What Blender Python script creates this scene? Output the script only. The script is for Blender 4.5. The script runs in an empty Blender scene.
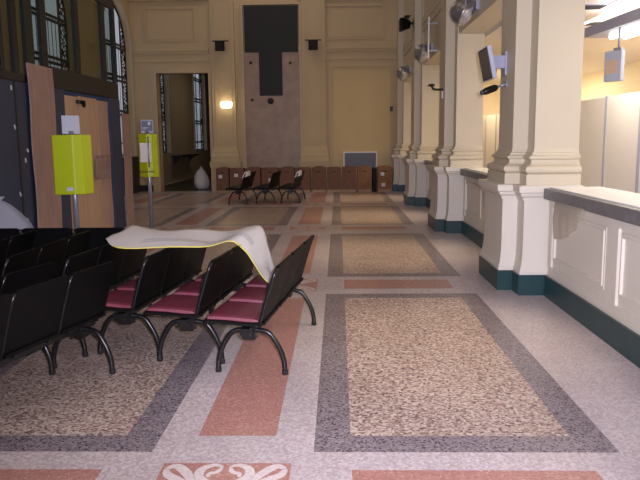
import bpy, bmesh, math, random
from mathutils import Vector, Matrix
random.seed(7)
S = bpy.context.scene
COL = S.collection
PI = math.pi

# ------------------------------------------------------------------ materials
def srgb(r, g, b):
    def c(v):
        v /= 255.0
        return v/12.92 if v <= .04045 else ((v+.055)/1.055)**2.4
    return (c(r), c(g), c(b), 1)

def new_mat(name):
    m = bpy.data.materials.new(name); m.use_nodes = True
    nt = m.node_tree
    b = nt.nodes['Principled BSDF']
    return m, nt, b

def mat(name, col, rough=.6, metal=0, var=.06, scale=6, bump=0, bscale=40, spec=.5, coat=0):
    m, nt, b = new_mat(name)
    N, L = nt.nodes, nt.links
    tc = N.new('ShaderNodeTexCoord')
    nz = N.new('ShaderNodeTexNoise'); nz.inputs['Scale'].default_value = scale; nz.inputs['Detail'].default_value = 4
    L.new(tc.outputs['Object'], nz.inputs['Vector'])
    mix = N.new('ShaderNodeMix'); mix.data_type = 'RGBA'
    mix.inputs[6].default_value = tuple(c*(1-var) for c in col[:3])+(1,)
    mix.inputs[7].default_value = tuple(min(1, c*(1+var)) for c in col[:3])+(1,)
    L.new(nz.outputs['Fac'], mix.inputs[0])
    L.new(mix.outputs[2], b.inputs['Base Color'])
    b.inputs['Roughness'].default_value = rough
    b.inputs['Metallic'].default_value = metal
    b.inputs['Specular IOR Level'].default_value = spec
    b.inputs['Coat Weight'].default_value = coat
    if bump:
        n2 = N.new('ShaderNodeTexNoise'); n2.inputs['Scale'].default_value = bscale
        L.new(tc.outputs['Object'], n2.inputs['Vector'])
        bp = N.new('ShaderNodeBump'); bp.inputs['Strength'].default_value = bump; bp.inputs['Distance'].default_value = .01
        L.new(n2.outputs['Fac'], bp.inputs['Height']); L.new(bp.outputs['Normal'], b.inputs['Normal'])
    return m

def emis(name, col, st):
    m, nt, b = new_mat(name)
    b.inputs['Base Color'].default_value = col
    b.inputs['Emission Color'].default_value = col
    b.inputs['Emission Strength'].default_value = st
    return m

def speckle(name, ramp, scale, rough=.3, stretch=1.0, warp=.0):
    """terrazzo: every voronoi chip takes one colour of the ramp"""
    m, nt, b = new_mat(name)
    N, L = nt.nodes, nt.links
    tc = N.new('ShaderNodeTexCoord')
    mp = N.new('ShaderNodeMapping'); mp.inputs['Scale'].default_value = (scale, scale*stretch, scale)
    L.new(tc.outputs['Object'], mp.inputs['Vector'])
    v = N.new('ShaderNodeTexVoronoi'); v.inputs['Scale'].default_value = 1
    L.new(mp.outputs[0], v.inputs['Vector'])
    sp = N.new('ShaderNodeSeparateColor'); L.new(v.outputs['Color'], sp.inputs[0])
    r = N.new('ShaderNodeValToRGB'); r.color_ramp.interpolation = 'CONSTANT'
    els = r.color_ramp.elements
    while len(els) < len(ramp): els.new(.5)
    for e, (p, c) in zip(els, ramp): e.position = p; e.color = c
    L.new(sp.outputs[0], r.inputs[0])
    nz = N.new('ShaderNodeTexNoise'); nz.inputs['Scale'].default_value = 1.3; nz.inputs['Detail'].default_value = 5
    L.new(tc.outputs['Object'], nz.inputs['Vector'])
    mr = N.new('ShaderNodeMapRange'); mr.inputs[1].default_value = .25; mr.inputs[2].default_value = .75
    mr.inputs[3].default_value = .86; mr.inputs[4].default_value = 1.1
    L.new(nz.outputs['Fac'], mr.inputs[0])
    mx = N.new('ShaderNodeMix'); mx.data_type = 'RGBA'; mx.blend_type = 'MULTIPLY'; mx.inputs[0].default_value = 1
    L.new(r.outputs[0], mx.inputs[6]); L.new(mr.outputs[0], mx.inputs[7])
    L.new(mx.outputs[2], b.inputs['Base Color'])
    b.inputs['Roughness'].default_value = rough
    return m

def brushed(name, c1, c2, axis=(1, 30, 1), rough=.6, scale=3):
    """wood / cardboard grain stretched along one axis"""
    m, nt, b = new_mat(name)
    N, L = nt.nodes, nt.links
    tc = N.new('ShaderNodeTexCoord')
    mp = N.new('ShaderNodeMapping'); mp.inputs['Scale'].default_value = axis
    L.new(tc.outputs['Object'], mp.inputs['Vector'])
    nz = N.new('ShaderNodeTexNoise'); nz.inputs['Scale'].default_value = scale; nz.inputs['Detail'].default_value = 6
    L.new(mp.outputs[0], nz.inputs['Vector'])
    r = N.new('ShaderNodeValToRGB')
    r.color_ramp.elements[0].position = .3; r.color_ramp.elements[0].color = c1
    r.color_ramp.elements[1].position = .7; r.color_ramp.elements[1].color = c2
    L.new(nz.outputs['Fac'], r.inputs[0]); L.new(r.outputs[0], b.inputs['Base Color'])
    b.inputs['Roughness'].default_value = rough
    return m

def glass_mat(name, tint=(.85, .9, .9, 1), refl=.08):
    m, nt, b = new_mat(name)
    N, L = nt.nodes, nt.links
    N.remove(b)
    t = N.new('ShaderNodeBsdfTransparent'); t.inputs[0].default_value = tint
    g = N.new('ShaderNodeBsdfGlossy'); g.inputs['Roughness'].default_value = .03
    mx = N.new('ShaderNodeMixShader'); mx.inputs[0].default_value = refl
    L.new(t.outputs[0], mx.inputs[1]); L.new(g.outputs[0], mx.inputs[2])
    L.new(mx.outputs[0], N['Material Output'].inputs[0])
    return m

def translucent_mat(name, col, trans=.0, lattice=None):
    m, nt, b = new_mat(name)
    N, L = nt.nodes, nt.links
    N.remove(b)
    t = N.new('ShaderNodeBsdfTranslucent'); t.inputs[0].default_value = col
    d = N.new('ShaderNodeBsdfDiffuse'); d.inputs[0].default_value = col
    mx = N.new('ShaderNodeMixShader'); mx.inputs[0].default_value = .35
    L.new(t.outputs[0], mx.inputs[1]); L.new(d.outputs[0], mx.inputs[2])
    out = mx
    if trans:
        tr = N.new('ShaderNodeBsdfTransparent'); m2 = N.new('ShaderNodeMixShader'); m2.inputs[0].default_value = trans
        L.new(mx.outputs[0], m2.inputs[1]); L.new(tr.outputs[0], m2.inputs[2]); out = m2
    if lattice:
        tc = N.new('ShaderNodeTexCoord')
        v = N.new('ShaderNodeTexVoronoi'); v.feature = 'DISTANCE_TO_EDGE'; v.inputs['Scale'].default_value = lattice
        L.new(tc.outputs['Object'], v.inputs['Vector'])
        gt = N.new('ShaderNodeMath'); gt.operation = 'GREATER_THAN'; gt.inputs[1].default_value = .17
        L.new(v.outputs['Distance'], gt.inputs[0])
        dk = N.new('ShaderNodeBsdfDiffuse'); dk.inputs[0].default_value = (.02, .02, .025, 1)
        m3 = N.new('ShaderNodeMixShader')
        L.new(gt.outputs[0], m3.inputs[0]); L.new(dk.outputs[0], m3.inputs[1]); L.new(out.outputs[0], m3.inputs[2]); out = m3
    L.new(out.outputs[0], N['Material Output'].inputs[0])
    return m

CREAM = (.60, .53, .40, 1)
M = dict(
    cream=mat('cream_paint', CREAM, .5, var=.03, scale=2),
    wall=mat('cream_wall_paint', (.60, .47, .28, 1), .6, var=.05, scale=1.5),
    wallpanel=mat('yellow_panel_paint', (.66, .51, .27, 1), .6, var=.05, scale=1.5),
    pedestal=mat('cream_paint_flashlit', (.70, .645, .565, 1), .5, var=.03, scale=2),  # same cream paint; the flash's paler, bluer cast is put into the colour
    green=mat('green_stone', srgb(22, 58, 62), .35, var=.25, scale=9),
    darkskirt=mat('dark_skirting', srgb(28, 30, 36), .4),
    marble=mat('grey_marble', srgb(112, 110, 112), .4, var=.4, scale=9),
    black=mat('black_metal', (.007, .007, .008, 1), .3, spec=.5),
    blackpl=mat('black_plastic', (.0035, .0036, .004, 1), .5, bump=.15, bscale=200, spec=.16),
    rubber=mat('black_rubber', (.01, .01, .01, 1), .8),
    red=mat('red_upholstery', srgb(118, 50, 66), .45, var=.15, scale=12, bump=.1, bscale=150),
    navy=mat('dark_blue_grey_board', srgb(54, 62, 88), .6, var=.12, scale=4),
    darkframe=mat('dark_metal_frame', srgb(25, 29, 32), .45),
    darkbeam=mat('dark_brown_fascia', srgb(42, 40, 36), .6),
    card=brushed('brown_cardboard', srgb(158, 130, 122), srgb(178, 148, 138), (3, 3, .6), .75),
    ply1=brushed('warm_plywood', srgb(192, 158, 132), srgb(214, 182, 152), (9, 9, .5), .6),
    ply2=brushed('rosy_plywood', srgb(182, 148, 132), srgb(200, 168, 150), (9, 9, .5), .6),
    carton=brushed('brown_carton', srgb(112, 76, 60), srgb(130, 92, 72), (2, 2, 2), .7),
    carton2=brushed('light_brown_carton', srgb(136, 94, 62), srgb(156, 112, 76), (2, 2, 2), .7),
    plinth=mat('pale_base', srgb(176, 148, 120), .6),
    white=mat('white_paper', (.8, .79, .78, 1), .7, var=.03),
    offwhite=mat('white_panel', (.86, .83, .81, 1), .5, var=.02, scale=1),
    officewall=mat('office_yellow_wall', (.82, .72, .50, 1), .6, var=.03),
    officeceil=mat('office_ceiling', (.80, .73, .64, 1), .7, var=.04),
    yellow=mat('yellow_plastic', srgb(184, 200, 12), .38, var=.04),
    yellowcloth=mat('yellow_backing', srgb(216, 204, 104), .7, var=.05),
    steel=mat('grey_steel', srgb(150, 152, 165), .3, metal=.5, var=.05),
    alu=mat('brushed_aluminium', srgb(170, 170, 176), .28, metal=.85, var=.08),
    greypl=mat('pale_grey_plastic', srgb(176, 180, 196), .5),
    lilac=mat('lilac_metal', srgb(168, 170, 190), .4, metal=.2),
    screen=mat('dark_screen', srgb(70, 72, 80), .2),
    signblue=mat('slate_blue_sign', srgb(106, 118, 148), .5, var=.1),
    grille=mat('grey_grille', srgb(150, 152, 164), .5, var=.15, scale=30),
    stone=mat('rosy_stone', (.35, .245, .18, 1), .4, var=.42, scale=3.0),
    board=mat('black_board', (.012, .014, .014, 1), .6),
    orange=mat('orange_print', srgb(222, 176, 130), .6),
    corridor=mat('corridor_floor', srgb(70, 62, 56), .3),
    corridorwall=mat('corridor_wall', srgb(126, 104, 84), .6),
    sack=translucent_mat('blueish_white_plastic', (.62, .64, .76, 1)),
    film=translucent_mat('translucent_beige_film', (.80, .74, .66, 1), .55),
    glass=glass_mat('vestibule_glass', (.62, .66, .62, 1), .04),
    pane=translucent_mat('frosted_pane', (.74, .78, .84, 1)),
    lattice=translucent_mat('lattice_pane', (.7, .7, .72, 1), 0, 9),
    tube=emis('fluorescent_tube', (.93, .96, 1, 1), 7.0),
    louvre=emis('lit_louvre', (1, .93, .82, 1), 1.6),
    sconce=emis('lit_sconce_glass', (1, .86, .58, 1), 5),
    shadowblack=mat('dark_void', (.02, .018, .016, 1), .8),
)
# floor
M['base'] = speckle('pale_pink_terrazzo', [(0, srgb(197, 183, 186)), (.3, srgb(207, 195, 197)), (.6, srgb(188, 172, 175)), (.85, srgb(213, 204, 206))], 70, .28)
M['redt'] = speckle('red_terrazzo', [(0, srgb(182, 132, 122)), (.35, srgb(192, 143, 134)), (.7, srgb(172, 122, 114)), (.92, srgb(202, 162, 154))], 90, .28)
M['darkt'] = speckle('grey_terrazzo', [(0, srgb(144, 132, 138)), (.3, srgb(122, 112, 120)), (.55, srgb(162, 150, 155)), (.72, srgb(72, 65, 76)), (.86, srgb(150, 138, 143))], 95, .3)
M['pebble'] = speckle('pebble_mosaic', [(0, srgb(190, 168, 157)), (.22, srgb(172, 147, 137)), (.42, srgb(203, 184, 174)), (.6, srgb(154, 127, 119)), (.74, srgb(212, 198, 188)), (.88, srgb(120, 98, 97))], 62, .33, 1.15)
M['orn'] = speckle('white_terrazzo', [(0, srgb(222, 208, 208)), (.5, srgb(230, 218, 216))], 80, .28)

# ------------------------------------------------------------------ mesh builder
class MB:
    def __init__(s): s.v = []; s.f = []; s.m = []; s.sm = []
    def add(s, vs, fs, mi=0, smooth=False):
        o = len(s.v); s.v += [tuple(v) for v in vs]
        for f in fs: s.f.append([o+i for i in f]); s.m.append(mi); s.sm.append(smooth)
    def box(s, x0, x1, y0, y1, z0, z1, mi=0):
        s.add([(x0,y0,z0),(x1,y0,z0),(x1,y1,z0),(x0,y1,z0),(x0,y0,z1),(x1,y0,z1),(x1,y1,z1),(x0,y1,z1)],
              [(0,3,2,1),(4,5,6,7),(0,1,5,4),(1,2,6,5),(2,3,7,6),(3,0,4,7)], mi)
    def cbox(s, c, d, mi=0): s.box(c[0]-d[0]/2, c[0]+d[0]/2, c[1]-d[1]/2, c[1]+d[1]/2, c[2]-d[2]/2, c[2]+d[2]/2, mi)
    def quad(s, a, b, c, d, mi=0): s.add([a,b,c,d], [(0,1,2,3)], mi)
    def prism(s, poly, z0, z1, mi=0):
        n = len(poly)
        s.add([(x,y,z0) for x,y in poly]+[(x,y,z1) for x,y in poly],
              [tuple(range(n-1,-1,-1)), tuple(range(n,2*n))]+[(i,(i+1)%n,n+(i+1)%n,n+i) for i in range(n)], mi)
    def loft(s, rings, mi=0, cap=True, smooth=False):
        n = len(rings[0]); vs = [p for r in rings for p in r]; fs = []
        for k in range(len(rings)-1):
            for i in range(n):
                j = (i+1) % n; fs.append((k*n+i, k*n+j, (k+1)*n+j, (k+1)*n+i))
        if cap: fs += [tuple(range(n-1,-1,-1)), tuple(range((len(rings)-1)*n, len(rings)*n))]
        s.add(vs, fs, mi, smooth)
    def tube(s, pts, r, n=10, mi=0, smooth=True):
        pts = [Vector(p) for p in pts]; rings = []; up = None
        for i, p in enumerate(pts):
            t = (pts[min(i+1, len(pts)-1)]-pts[max(i-1, 0)]).normalized()
            if up is None:
                up = Vector((0,0,1)) if abs(t.z) < .9 else Vector((0,1,0))
            a = t.cross(up).normalized(); b = a.cross(t).normalized(); up = b
            rr = r[i] if isinstance(r, (list, tuple)) else r
            rings.append([p+a*math.cos(2*PI*k/n)*rr+b*math.sin(2*PI*k/n)*rr for k in range(n)])
        s.loft(rings, mi, True, smooth)
    def lathe(s, prof, c=(0,0,0), n=24, mi=0, axis='z', smooth=True):
        rings = []
        for r, z in prof:
            ring = []
            for k in range(n):
                a = 2*PI*k/n; x, y = r*math.cos(a), r*math.sin(a)
                p = (x, y, z) if axis == 'z' else ((z, x, y) if axis == 'x' else (x, z, y))
                ring.append((c[0]+p[0], c[1]+p[1], c[2]+p[2]))
            rings.append(ring)
        s.loft(rings, mi, True, smooth)
    def frame_y(s, x0, x1, z0, z1, y, w, d, mi=0, proj=-1):
        """picture-frame moulding lying on a wall y = const, projecting towards proj"""
        ya, yb = sorted((y, y+proj*d))
        s.box(x0, x1, ya, yb, z1-w, z1, mi); s.box(x0, x1, ya, yb, z0, z0+w, mi)
        s.box(x0, x0+w, ya, yb, z0+w, z1-w, mi); s.box(x1-w, x1, ya, yb, z0+w, z1-w, mi)
    def frame_x(s, y0, y1, z0, z1, x, w, d, mi=0, proj=-1):
        xa, xb = sorted((x, x+proj*d))
        s.box(xa, xb, y0, y1, z1-w, z1, mi); s.box(xa, xb, y0, y1, z0, z0+w, mi)
        s.box(xa, xb, y0, y0+w, z0+w, z1-w, mi); s.box(xa, xb, y1-w, y1, z0+w, z1-w, mi)
    def build(s, name, mats, parent=None, bevel=0, kind=None, loc=None):
        me = bpy.data.meshes.new(name)
        me.from_pydata(s.v, [], s.f)
        for m in (mats if isinstance(mats, (list, tuple)) else [mats]): me.materials.append(M[m] if isinstance(m, str) else m)
        for p, mi, sm in zip(me.polygons, s.m, s.sm): p.material_index = mi; p.use_smooth = sm
        bm = bmesh.new(); bm.from_mesh(me); bmesh.ops.recalc_face_normals(bm, faces=bm.faces)
        if bevel:
            es = [e for e in bm.edges if len(e.link_faces) == 2 and e.calc_face_angle(0) > .6]
            bmesh.ops.bevel(bm, geom=es, offset=bevel, segments=2, affect='EDGES', profile=.6)
        bm.to_mesh(me); bm.free(); me.update()
        o = bpy.data.objects.new(name, me); COL.objects.link(o)
        if parent: o.parent = parent
        if kind: o['kind'] = kind
        if loc: o.location = loc
        return o

def tag(o, label, cat, group=None):
    o['label'] = label; o['category'] = cat
    if group: o['group'] = group
    return o
def thing(name, label, cat, loc=(0,0,0), rz=0, group=None):
    o = bpy.data.objects.new(name, None); COL.objects.link(o)
    o.empty_display_size = .1
    o.location = loc; o.rotation_euler = (0,0,rz)
    return tag(o, label, cat, group)
def copy_tree(o, parent=None):
    c = o.copy(); COL.objects.link(c)
    if parent: c.parent = parent
    for ch in o.children: copy_tree(ch, c)
    return c
def structure(o, label=None):
    o['kind'] = 'structure'
    if label: o['label'] = label
    return o
def smooth_path(P, n=6):
    out = []
    P = [Vector(p) for p in P]
    for i in range(len(P)-1):
        p0 = P[max(i-1,0)]; p1 = P[i]; p2 = P[i+1]; p3 = P[min(i+2,len(P)-1)]
        for k in range(n):
            t = k/n
            out.append(.5*((2*p1)+(p2-p0)*t+(2*p0-5*p1+4*p2-p3)*t*t+(3*p1-p0-3*p2+p3)*t**3))
    out.append(P[-1]); return out

# ------------------------------------------------------------------ camera
h = 1.65
cam = bpy.data.cameras.new('camera'); co = bpy.data.objects.new('camera', cam); COL.objects.link(co)
cam.sensor_width = 36; cam.lens = 680/640*36; cam.clip_end = 200; cam.clip_start = .02
co.location = (0, 0, h); co.rotation_euler = (Matrix.Rotation(math.radians(1.58), 3, 'Z') @ Matrix.Rotation(math.radians(90-8.366), 3, 'X') @ Matrix.Rotation(math.radians(-.6), 3, 'Z')).to_euler()
S.camera = co

# ------------------------------------------------------------------ floor (one slab, inlay pattern in its materials)
Y_BACK, X_L, X_R, CEIL = 22.6, -6.7, 2.2, 8.6
PY = 4.86
bays = [(-1.3, 2.4), (3.43, 7.20), (8.13, 11.95), (13.2, 17.0), (18.05, 21.85)]
colsx = [(-.14, 1.48), (-2.63, -1.01), (-5.12, -3.5)]
xs = {X_L, X_R}; ys = {-1.4, Y_BACK}
for a, b in colsx: xs |= {a, a+.2, b-.2, b, a+.2, b-.2}
for a in (-.80, -.36, -3.29, -2.85, -5.78, -5.34): xs.add(a)
for y, e in bays: ys |= {y, y+.2, e-.2, e, y-.68, y-.2, y-.13, y-.78}
xs = sorted(x for x in xs if X_L <= x <= X_R); ys = sorted(y for y in ys if -1.4 <= y <= Y_BACK)
mb = MB()
def floor_mi(x, y):
    for y0, e in bays:
        if y0 < y < e:
            for a, b in colsx:
                if a < x < b:
                    return 2 if (x < a+.2 or x > b-.2 or y < y0+.2 or y > e-.2) else 3
            for a in (-.80, -3.29, -5.78):
                if a < x < a+.44 and y0+.2 < y < e-.2: return 1
        if y0-.68 < y < y0-.2:
            for a, b in colsx:
                if a+.2 < x < b-.2: return 1
    return 0
for i in range(len(xs)-1):
    for j in range(len(ys)-1):
        x0, x1, y0, y1 = xs[i], xs[i+1], ys[j], ys[j+1]
        mb.quad((x0,y0,0),(x1,y0,0),(x1,y1,0),(x0,y1,0), floor_mi((x0+x1)/2, (y0+y1)/2))
def ribbon(P, w, z=.0012):
    P = smooth_path([(x, y, z) for x, y in P], 5); vs = []
    n = len(P)
    for i, p in enumerate(P):
        t = (P[min(i+1,n-1)]-P[max(i-1,0)]).normalized(); a = Vector((-t.y, t.x, 0))
        ww = w*(.35+.65*math.sin(PI*(i+.6)/(n+.2)))
        vs += [p+a*ww/2, p-a*ww/2]
    mb.add(vs, [(2*i, 2*i+1, 2*i+3, 2*i+2) for i in range(n-1)], 4)
def orn(cx, cy, hx, hy):
    for sx in (-1, 1):
        for sy in (-1, 1):
            f = lambda L: [(cx+sx*u*hx, cy+sy*v*hy) for u, v in L]
            ribbon(f([(.92,.80),(.80,.90),(.66,.78),(.50,.52),(.42,.30)]), .055)
            ribbon(f([(.92,.80),(.86,.62),(.66,.44),(.46,.26),(.30,.10)]), .055)
            ribbon(f([(.06,.88),(.20,.93),(.36,.80),(.38,.58),(.26,.42),(.12,.36),(0,.34)]), .05)
            ribbon(f([(.06,.88),(.12,.70),(.22,.66),(.24,.54)]), .03)
            ribbon(f([(.30,.10),(.16,.20),(0,.16)]), .05)
for y0, e in bays[1:]:
    for xc in (-.58, -3.07):
        a = MB
        mb.quad((xc-.33, y0-.78, .0006), (xc+.33, y0-.78, .0006), (xc+.33, y0-.13, .0006), (xc-.33, y0-.13, .0006), 1)
        orn(xc, y0-.455, .33, .325)
structure(mb.build('floor', ['base', 'redt', 'darkt', 'pebble', 'orn']))
f2 = MB(); f2.quad((X_R, -1.4, -.002), (7.2, -1.4, -.002), (7.2, 24, -.002), (X_R, 24, -.002))
structure(f2.build('floor_office', 'base'))
f3 = MB(); f3.quad((-9, Y_BACK, -.002), (-1.5, Y_BACK, -.002), (-1.5, 40, -.002), (-9, 40, -.002))
structure(f3.build('floor_corridor', 'corridor'))
c = MB(); c.box(X_L-1, 2.6, -1.4, 40, CEIL, CEIL+.2)
structure(c.build('ceiling', 'wall'))
c = MB(); c.box(X_L-1, 7.2, -1.6, -1.4, 0, CEIL); structure(c.build('wall_rear', 'wall'))

# ------------------------------------------------------------------ right arcade: pillars, spandrel, counters
def offs(poly, d):
    n = len(poly); out = []
    for i in range(n):
        p, q, r = poly[i-1], poly[i], poly[(i+1) % n]
        def nrm(a, b):
            dx, dy = b[0]-a[0], b[1]-a[1]; l = math.hypot(dx, dy); return (dy/l, -dx/l)
        n1, n2 = nrm(p, q), nrm(q, r)
        out.append((q[0]+(n1[0]+n2[0])*d, q[1]+(n1[1]+n2[1])*d))
    return out
def sweep(mb, poly, prof, mi=0):
    mb.loft([[(min(x, 2.52), y, z) for x, y in offs(poly, d)] for z, d in prof], mi)
PROF_PED = [(.22,.155),(.25,.155),(.28,.145),(.34,.132),(.42,.124),(.52,.12),(1.0,.12),(1.0,.135),(1.03,.14),(1.055,.165),(1.08,.17),(1.09,.19),(1.15,.195),(1.16,.18)]
PROF_BASE = [(1.16,.10),(1.27,.10),(1.28,.085)]+[(1.32+.04*math.sin(a), .075+.04*math.cos(a)) for a in [(-1.4+k*.4) for k in range(8)]]+\
            [(1.37,.055),(1.39,.04),(1.42,.04)]+[(1.445+.02*math.sin(a), .045+.022*math.cos(a)) for a in (-1.2,-.6,0,.6,1.2)]+[(1.47,.03),(1.49,.028),(1.50,.012),(1.54,0),(CEIL,0)]
piers = [7.25, 12.08, 17.02, 21.75]
names = ['nearest cream pillar with green stone foot carrying the tilted screen', 'second cream pillar from the camera, with an empty black arm',
         'third cream pillar from the camera, with the black loudspeaker', 'farthest cream pillar in the corner by the back wall']
for y0, lab in zip(piers, names):
    end = min(y0+1.2, Y_BACK-.21)
    p1 = min(y0+.92, end-.05)
    poly = [(2.06,y0),(2.52,y0),(2.52,end),(2.06,end),(2.06,p1),(1.9,p1),(1.9,y0+.27),(2.06,y0+.27)]
    mb = MB(); sweep(mb, poly, PROF_BASE, 0)
    o = mb.build('pillar', 'cream'); structure(o, lab)
    mb = MB(); sweep(mb, poly, PROF_PED); mb.build('pedestal', 'pedestal', o)
    mb = MB(); sweep(mb, poly, [(0,.165),(.215,.165),(.22,.155)]); mb.build('plinth', 'green', o)
# spandrel wall above openings
mb = MB()
edges = [-1.4]+[v for y in piers for v in (y, y+1.2)]+[Y_BACK]
for a, b in ((-1.4, 7.25), (8.45, 12.08), (13.28, 17.02), (18.22, 21.75)):
    mb.box(2.08, 2.50, a+.001, b-.001, 3.42, CEIL)
structure(mb.build('wall_right', 'cream'))
mb = MB()
for a, b in ((-1.4, 7.25), (8.45, 12.08), (13.28, 17.02), (18.22, 21.75)):
    mb.box(2.03, 2.08, a, b, 4.35, 4.5); mb.box(2.05, 2.08, a, b, 4.2, 4.35)
structure(mb.build('trim_right', 'cream'))

def counter(y0, y1, label, nP):
    t = thing('service_counter', label, 'counter', (2.35, (y0+y1)/2, 0), 0, 'service counters between the pillars')
    L = (y1-y0)/2
    b = MB(); b.box(-.15, .15, -L, L, .22, 1.02)
    # panels with raised mouldings
    b.box(-.165, -.15, -L, L, .22, .33); b.box(-.175, -.15, -L, L, .95, 1.02)
    w = 2*L/nP
    for k in range(nP):
        a = -L+k*w
        b.box(-.172, -.15, a-.0 if k else a, a+.11, .33, .98)
        b.box(-.172, -.15, a+w-.11, a+w, .33, .98)
        b.frame_x(a+.15, a+w-.15, .40, .92, -.15, .028, .014)
        b.frame_x(a+.178, a+w-.178, .428, .892, -.15, .012, .024)
    b.build('front', 'pedestal', t)
    k = MB(); k.box(-.19, -.16, -L, L, 0, .2); k.box(-.19, -.14, -L, L, .2, .22); k.build('skirting', 'green', t)
    s = MB(); s.prism([(-.24, -L), (.32, -L), (.32, L), (-.24, L)], 1.025, 1.135)
    s.build('worktop', 'marble', t, bevel=.012)
    u = MB(); u.box(-.17, .34, -L, L, 1.136, 1.147); u.build('top_sheet', 'offwhite', t)
    return t
counter(.5, 7.25-.20, 'nearest long panelled service counter with grey marble top beside the first pillar', 4)
counter(8.65, 11.88, 'service counter between the first and second pillars', 2)
counter(13.48, 16.82, 'service counter between the second and third pillars', 2)
counter(18.42, 21.55, 'farthest service counter between third pillar and back corner', 2)

# thin translucent film below the marble edge, beige over the counter front
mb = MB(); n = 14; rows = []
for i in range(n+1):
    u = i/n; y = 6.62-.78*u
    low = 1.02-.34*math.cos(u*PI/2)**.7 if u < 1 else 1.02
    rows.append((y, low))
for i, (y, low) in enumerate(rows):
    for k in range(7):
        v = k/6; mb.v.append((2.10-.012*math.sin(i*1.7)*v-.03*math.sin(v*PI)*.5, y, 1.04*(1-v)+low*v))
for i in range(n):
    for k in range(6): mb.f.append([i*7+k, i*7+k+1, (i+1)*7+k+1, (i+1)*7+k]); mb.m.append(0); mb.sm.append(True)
o = mb.build('beige_film', 'film')
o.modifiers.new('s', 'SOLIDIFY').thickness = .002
tag(o, 'thin rippled translucent beige film under the nearest marble counter edge', 'plastic film')

# ------------------------------------------------------------------ office behind the counters
OC = 3.38
mb = MB(); mb.box(2.56, 7.2, -1.4, 23, OC, OC+.1); structure(mb.build('ceiling_office', 'officeceil'))
mb = MB(); mb.box(7.0, 7.2, -1.4, 23, 0, OC); structure(mb.build('wall_office', 'officewall'))
mb = MB(); mb.box(2.6, 7.0, Y_BACK+.01, Y_BACK+.2, 0, OC); structure(mb.build('wall_office_end', 'officewall'))
k = 0
y = 4.9
while y < 21:
    t = thing('partition_panel', 'white office partition panels standing in a row behind the counters', 'partition', (4.4, y+.65, 0), 0, 'white office partition panels')
    p = MB(); p.box(-.02, .02, -.61, .61, .05, 2.30); p.build('panel', 'offwhite', t)
    q = MB()
    for s in (-1, 1): q.box(-.03, .03, s*.63-.02, s*.63+.02, 0, 2.32)
    q.build('frame', 'greypl', t)
    y += 1.3
# suspended light trough along the counters
t = thing('light_trough', 'grey suspended light trough with fluorescent tubes above the nearest counter', 'ceiling light', (3.95, 6.3, 3.0), math.radians(4))
mb = MB(); mb.box(-.28, .28, -3.4, 3.55, .01, .14); mb.build('housing', 'lilac', t)
for xx in (-.04, .14):
    q = MB(); q.tube([(xx, -3.2, -.02), (xx, 3.25, -.02)], .034); q.build('tube', 'tube', t)
for yy in (-2.5, 0, 2.5):
    q = MB(); q.box(-.01, .01, yy-.01, yy+.01, .14, .38); q.build('hanger', 'greypl', t)
for i, (xx, yy) in enumerate(((3.68, 9.15), (4.06, 8.75))):
    t = thing('ceiling_light', ['lit louvred ceiling light behind the nearest pillar edge', 'lit louvred ceiling light at upper right beside the light trough'][i], 'ceiling light', (xx, yy, OC), 0, 'louvred office lights')
    q = MB(); q.frame_x(-.6, .6, -.15, .15, 0, .01, .01) if False else None
    q.box(-.12, .12, -.52, .52, -.02, -.001); q.build('frame', 'offwhite', t)
    for k in range(6):
        r = MB(); r.box(-.1, .1, -.49+k*.165, -.49+k*.165+.13, -.024, -.0205); r.build('louvre', 'louvre', t)
for i, yy in enumerate((8.6, 9.4, )):
    t = thing('ceiling_vent', ['dark ceiling vent nearest the upper right pillar edge', 'dark ceiling vent further along the office ceiling'][i], 'vent', ((3.42, 3.98)[i], (9.55, 10.9)[i], OC), 0, 'dark office ceiling vents')
    q = MB(); q.frame_y(-.2, .2, -.004, 0, 0, .001, .3); q.v = []; q.f = []; q.m = []; q.sm = []
    q.box(-.18, .18, -.18, .18, -.012, -.001); q.build('frame', 'greypl', t)
    r = MB()
    for k in range(6): r.box(-.15, .15, -.15+k*.05, -.15+k*.05+.04, -.016, -.0125)
    r.build('slat', 'shadowblack', t)
# hanging sign
t = thing('hanging_sign', 'white sign board with an orange panel hanging under the light trough', 'sign', (3.42, 8.72, 2.33), math.radians(-58))
mb = MB(); mb.box(-.12, .12, -.035, .035, 0, .37); mb.build('board', 'greypl', t, bevel=.008)
mb = MB(); mb.box(-.085, .06, -.039, -.0355, .1, .25); mb.build('printed_panel', 'orange', t)
mb = MB()
for k in range(4): mb.box(-.075, .05-.02*(k % 2), -.041, -.0395, .22-k*.032, .23-k*.032)
mb.build('lettering', 'greypl', t)
mb = MB(); mb.tube([(.05, 0, .37), (.05, 0, .64)], .012); mb.box(0, .1, -.03, .03, .37, .40); mb.build('hanger', 'steel', t)
# papers on the second counter
t = thing('paper_stack', 'small stack of white papers on counter beyond the nearest pillar', 'papers', (2.45, 9.6, 1.163), .3)
mb = MB(); mb.box(-.11, .11, -.15, .15, 0, .03); mb.build('stack', 'white', t)
mb = MB()
for i in range(5):
    a = -.1+i*.05
    mb.quad((a,-.14,.032+.05*math.sin(i/4*PI)), (a+.05,-.14,.032+.05*math.sin((i+1)/4*PI) if i<4 else .035), (a+.05,.14,.033), (a,.14,.033))
mb.build('curled_sheet', 'white', t)

# ------------------------------------------------------------------ back wall
DX0, DX1, DZ1 = -5.90, -4.20, 3.85
mb = MB()
T = .35
mb.box(X_L-1, DX0, Y_BACK, Y_BACK+T, 0, CEIL); mb.box(DX1, 3, Y_BACK, Y_BACK+T, 0, CEIL); mb.box(DX0, DX1, Y_BACK, Y_BACK+T, DZ1, CEIL)
structure(mb.build('wall_back', 'wall'))
mb = MB()
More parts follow.
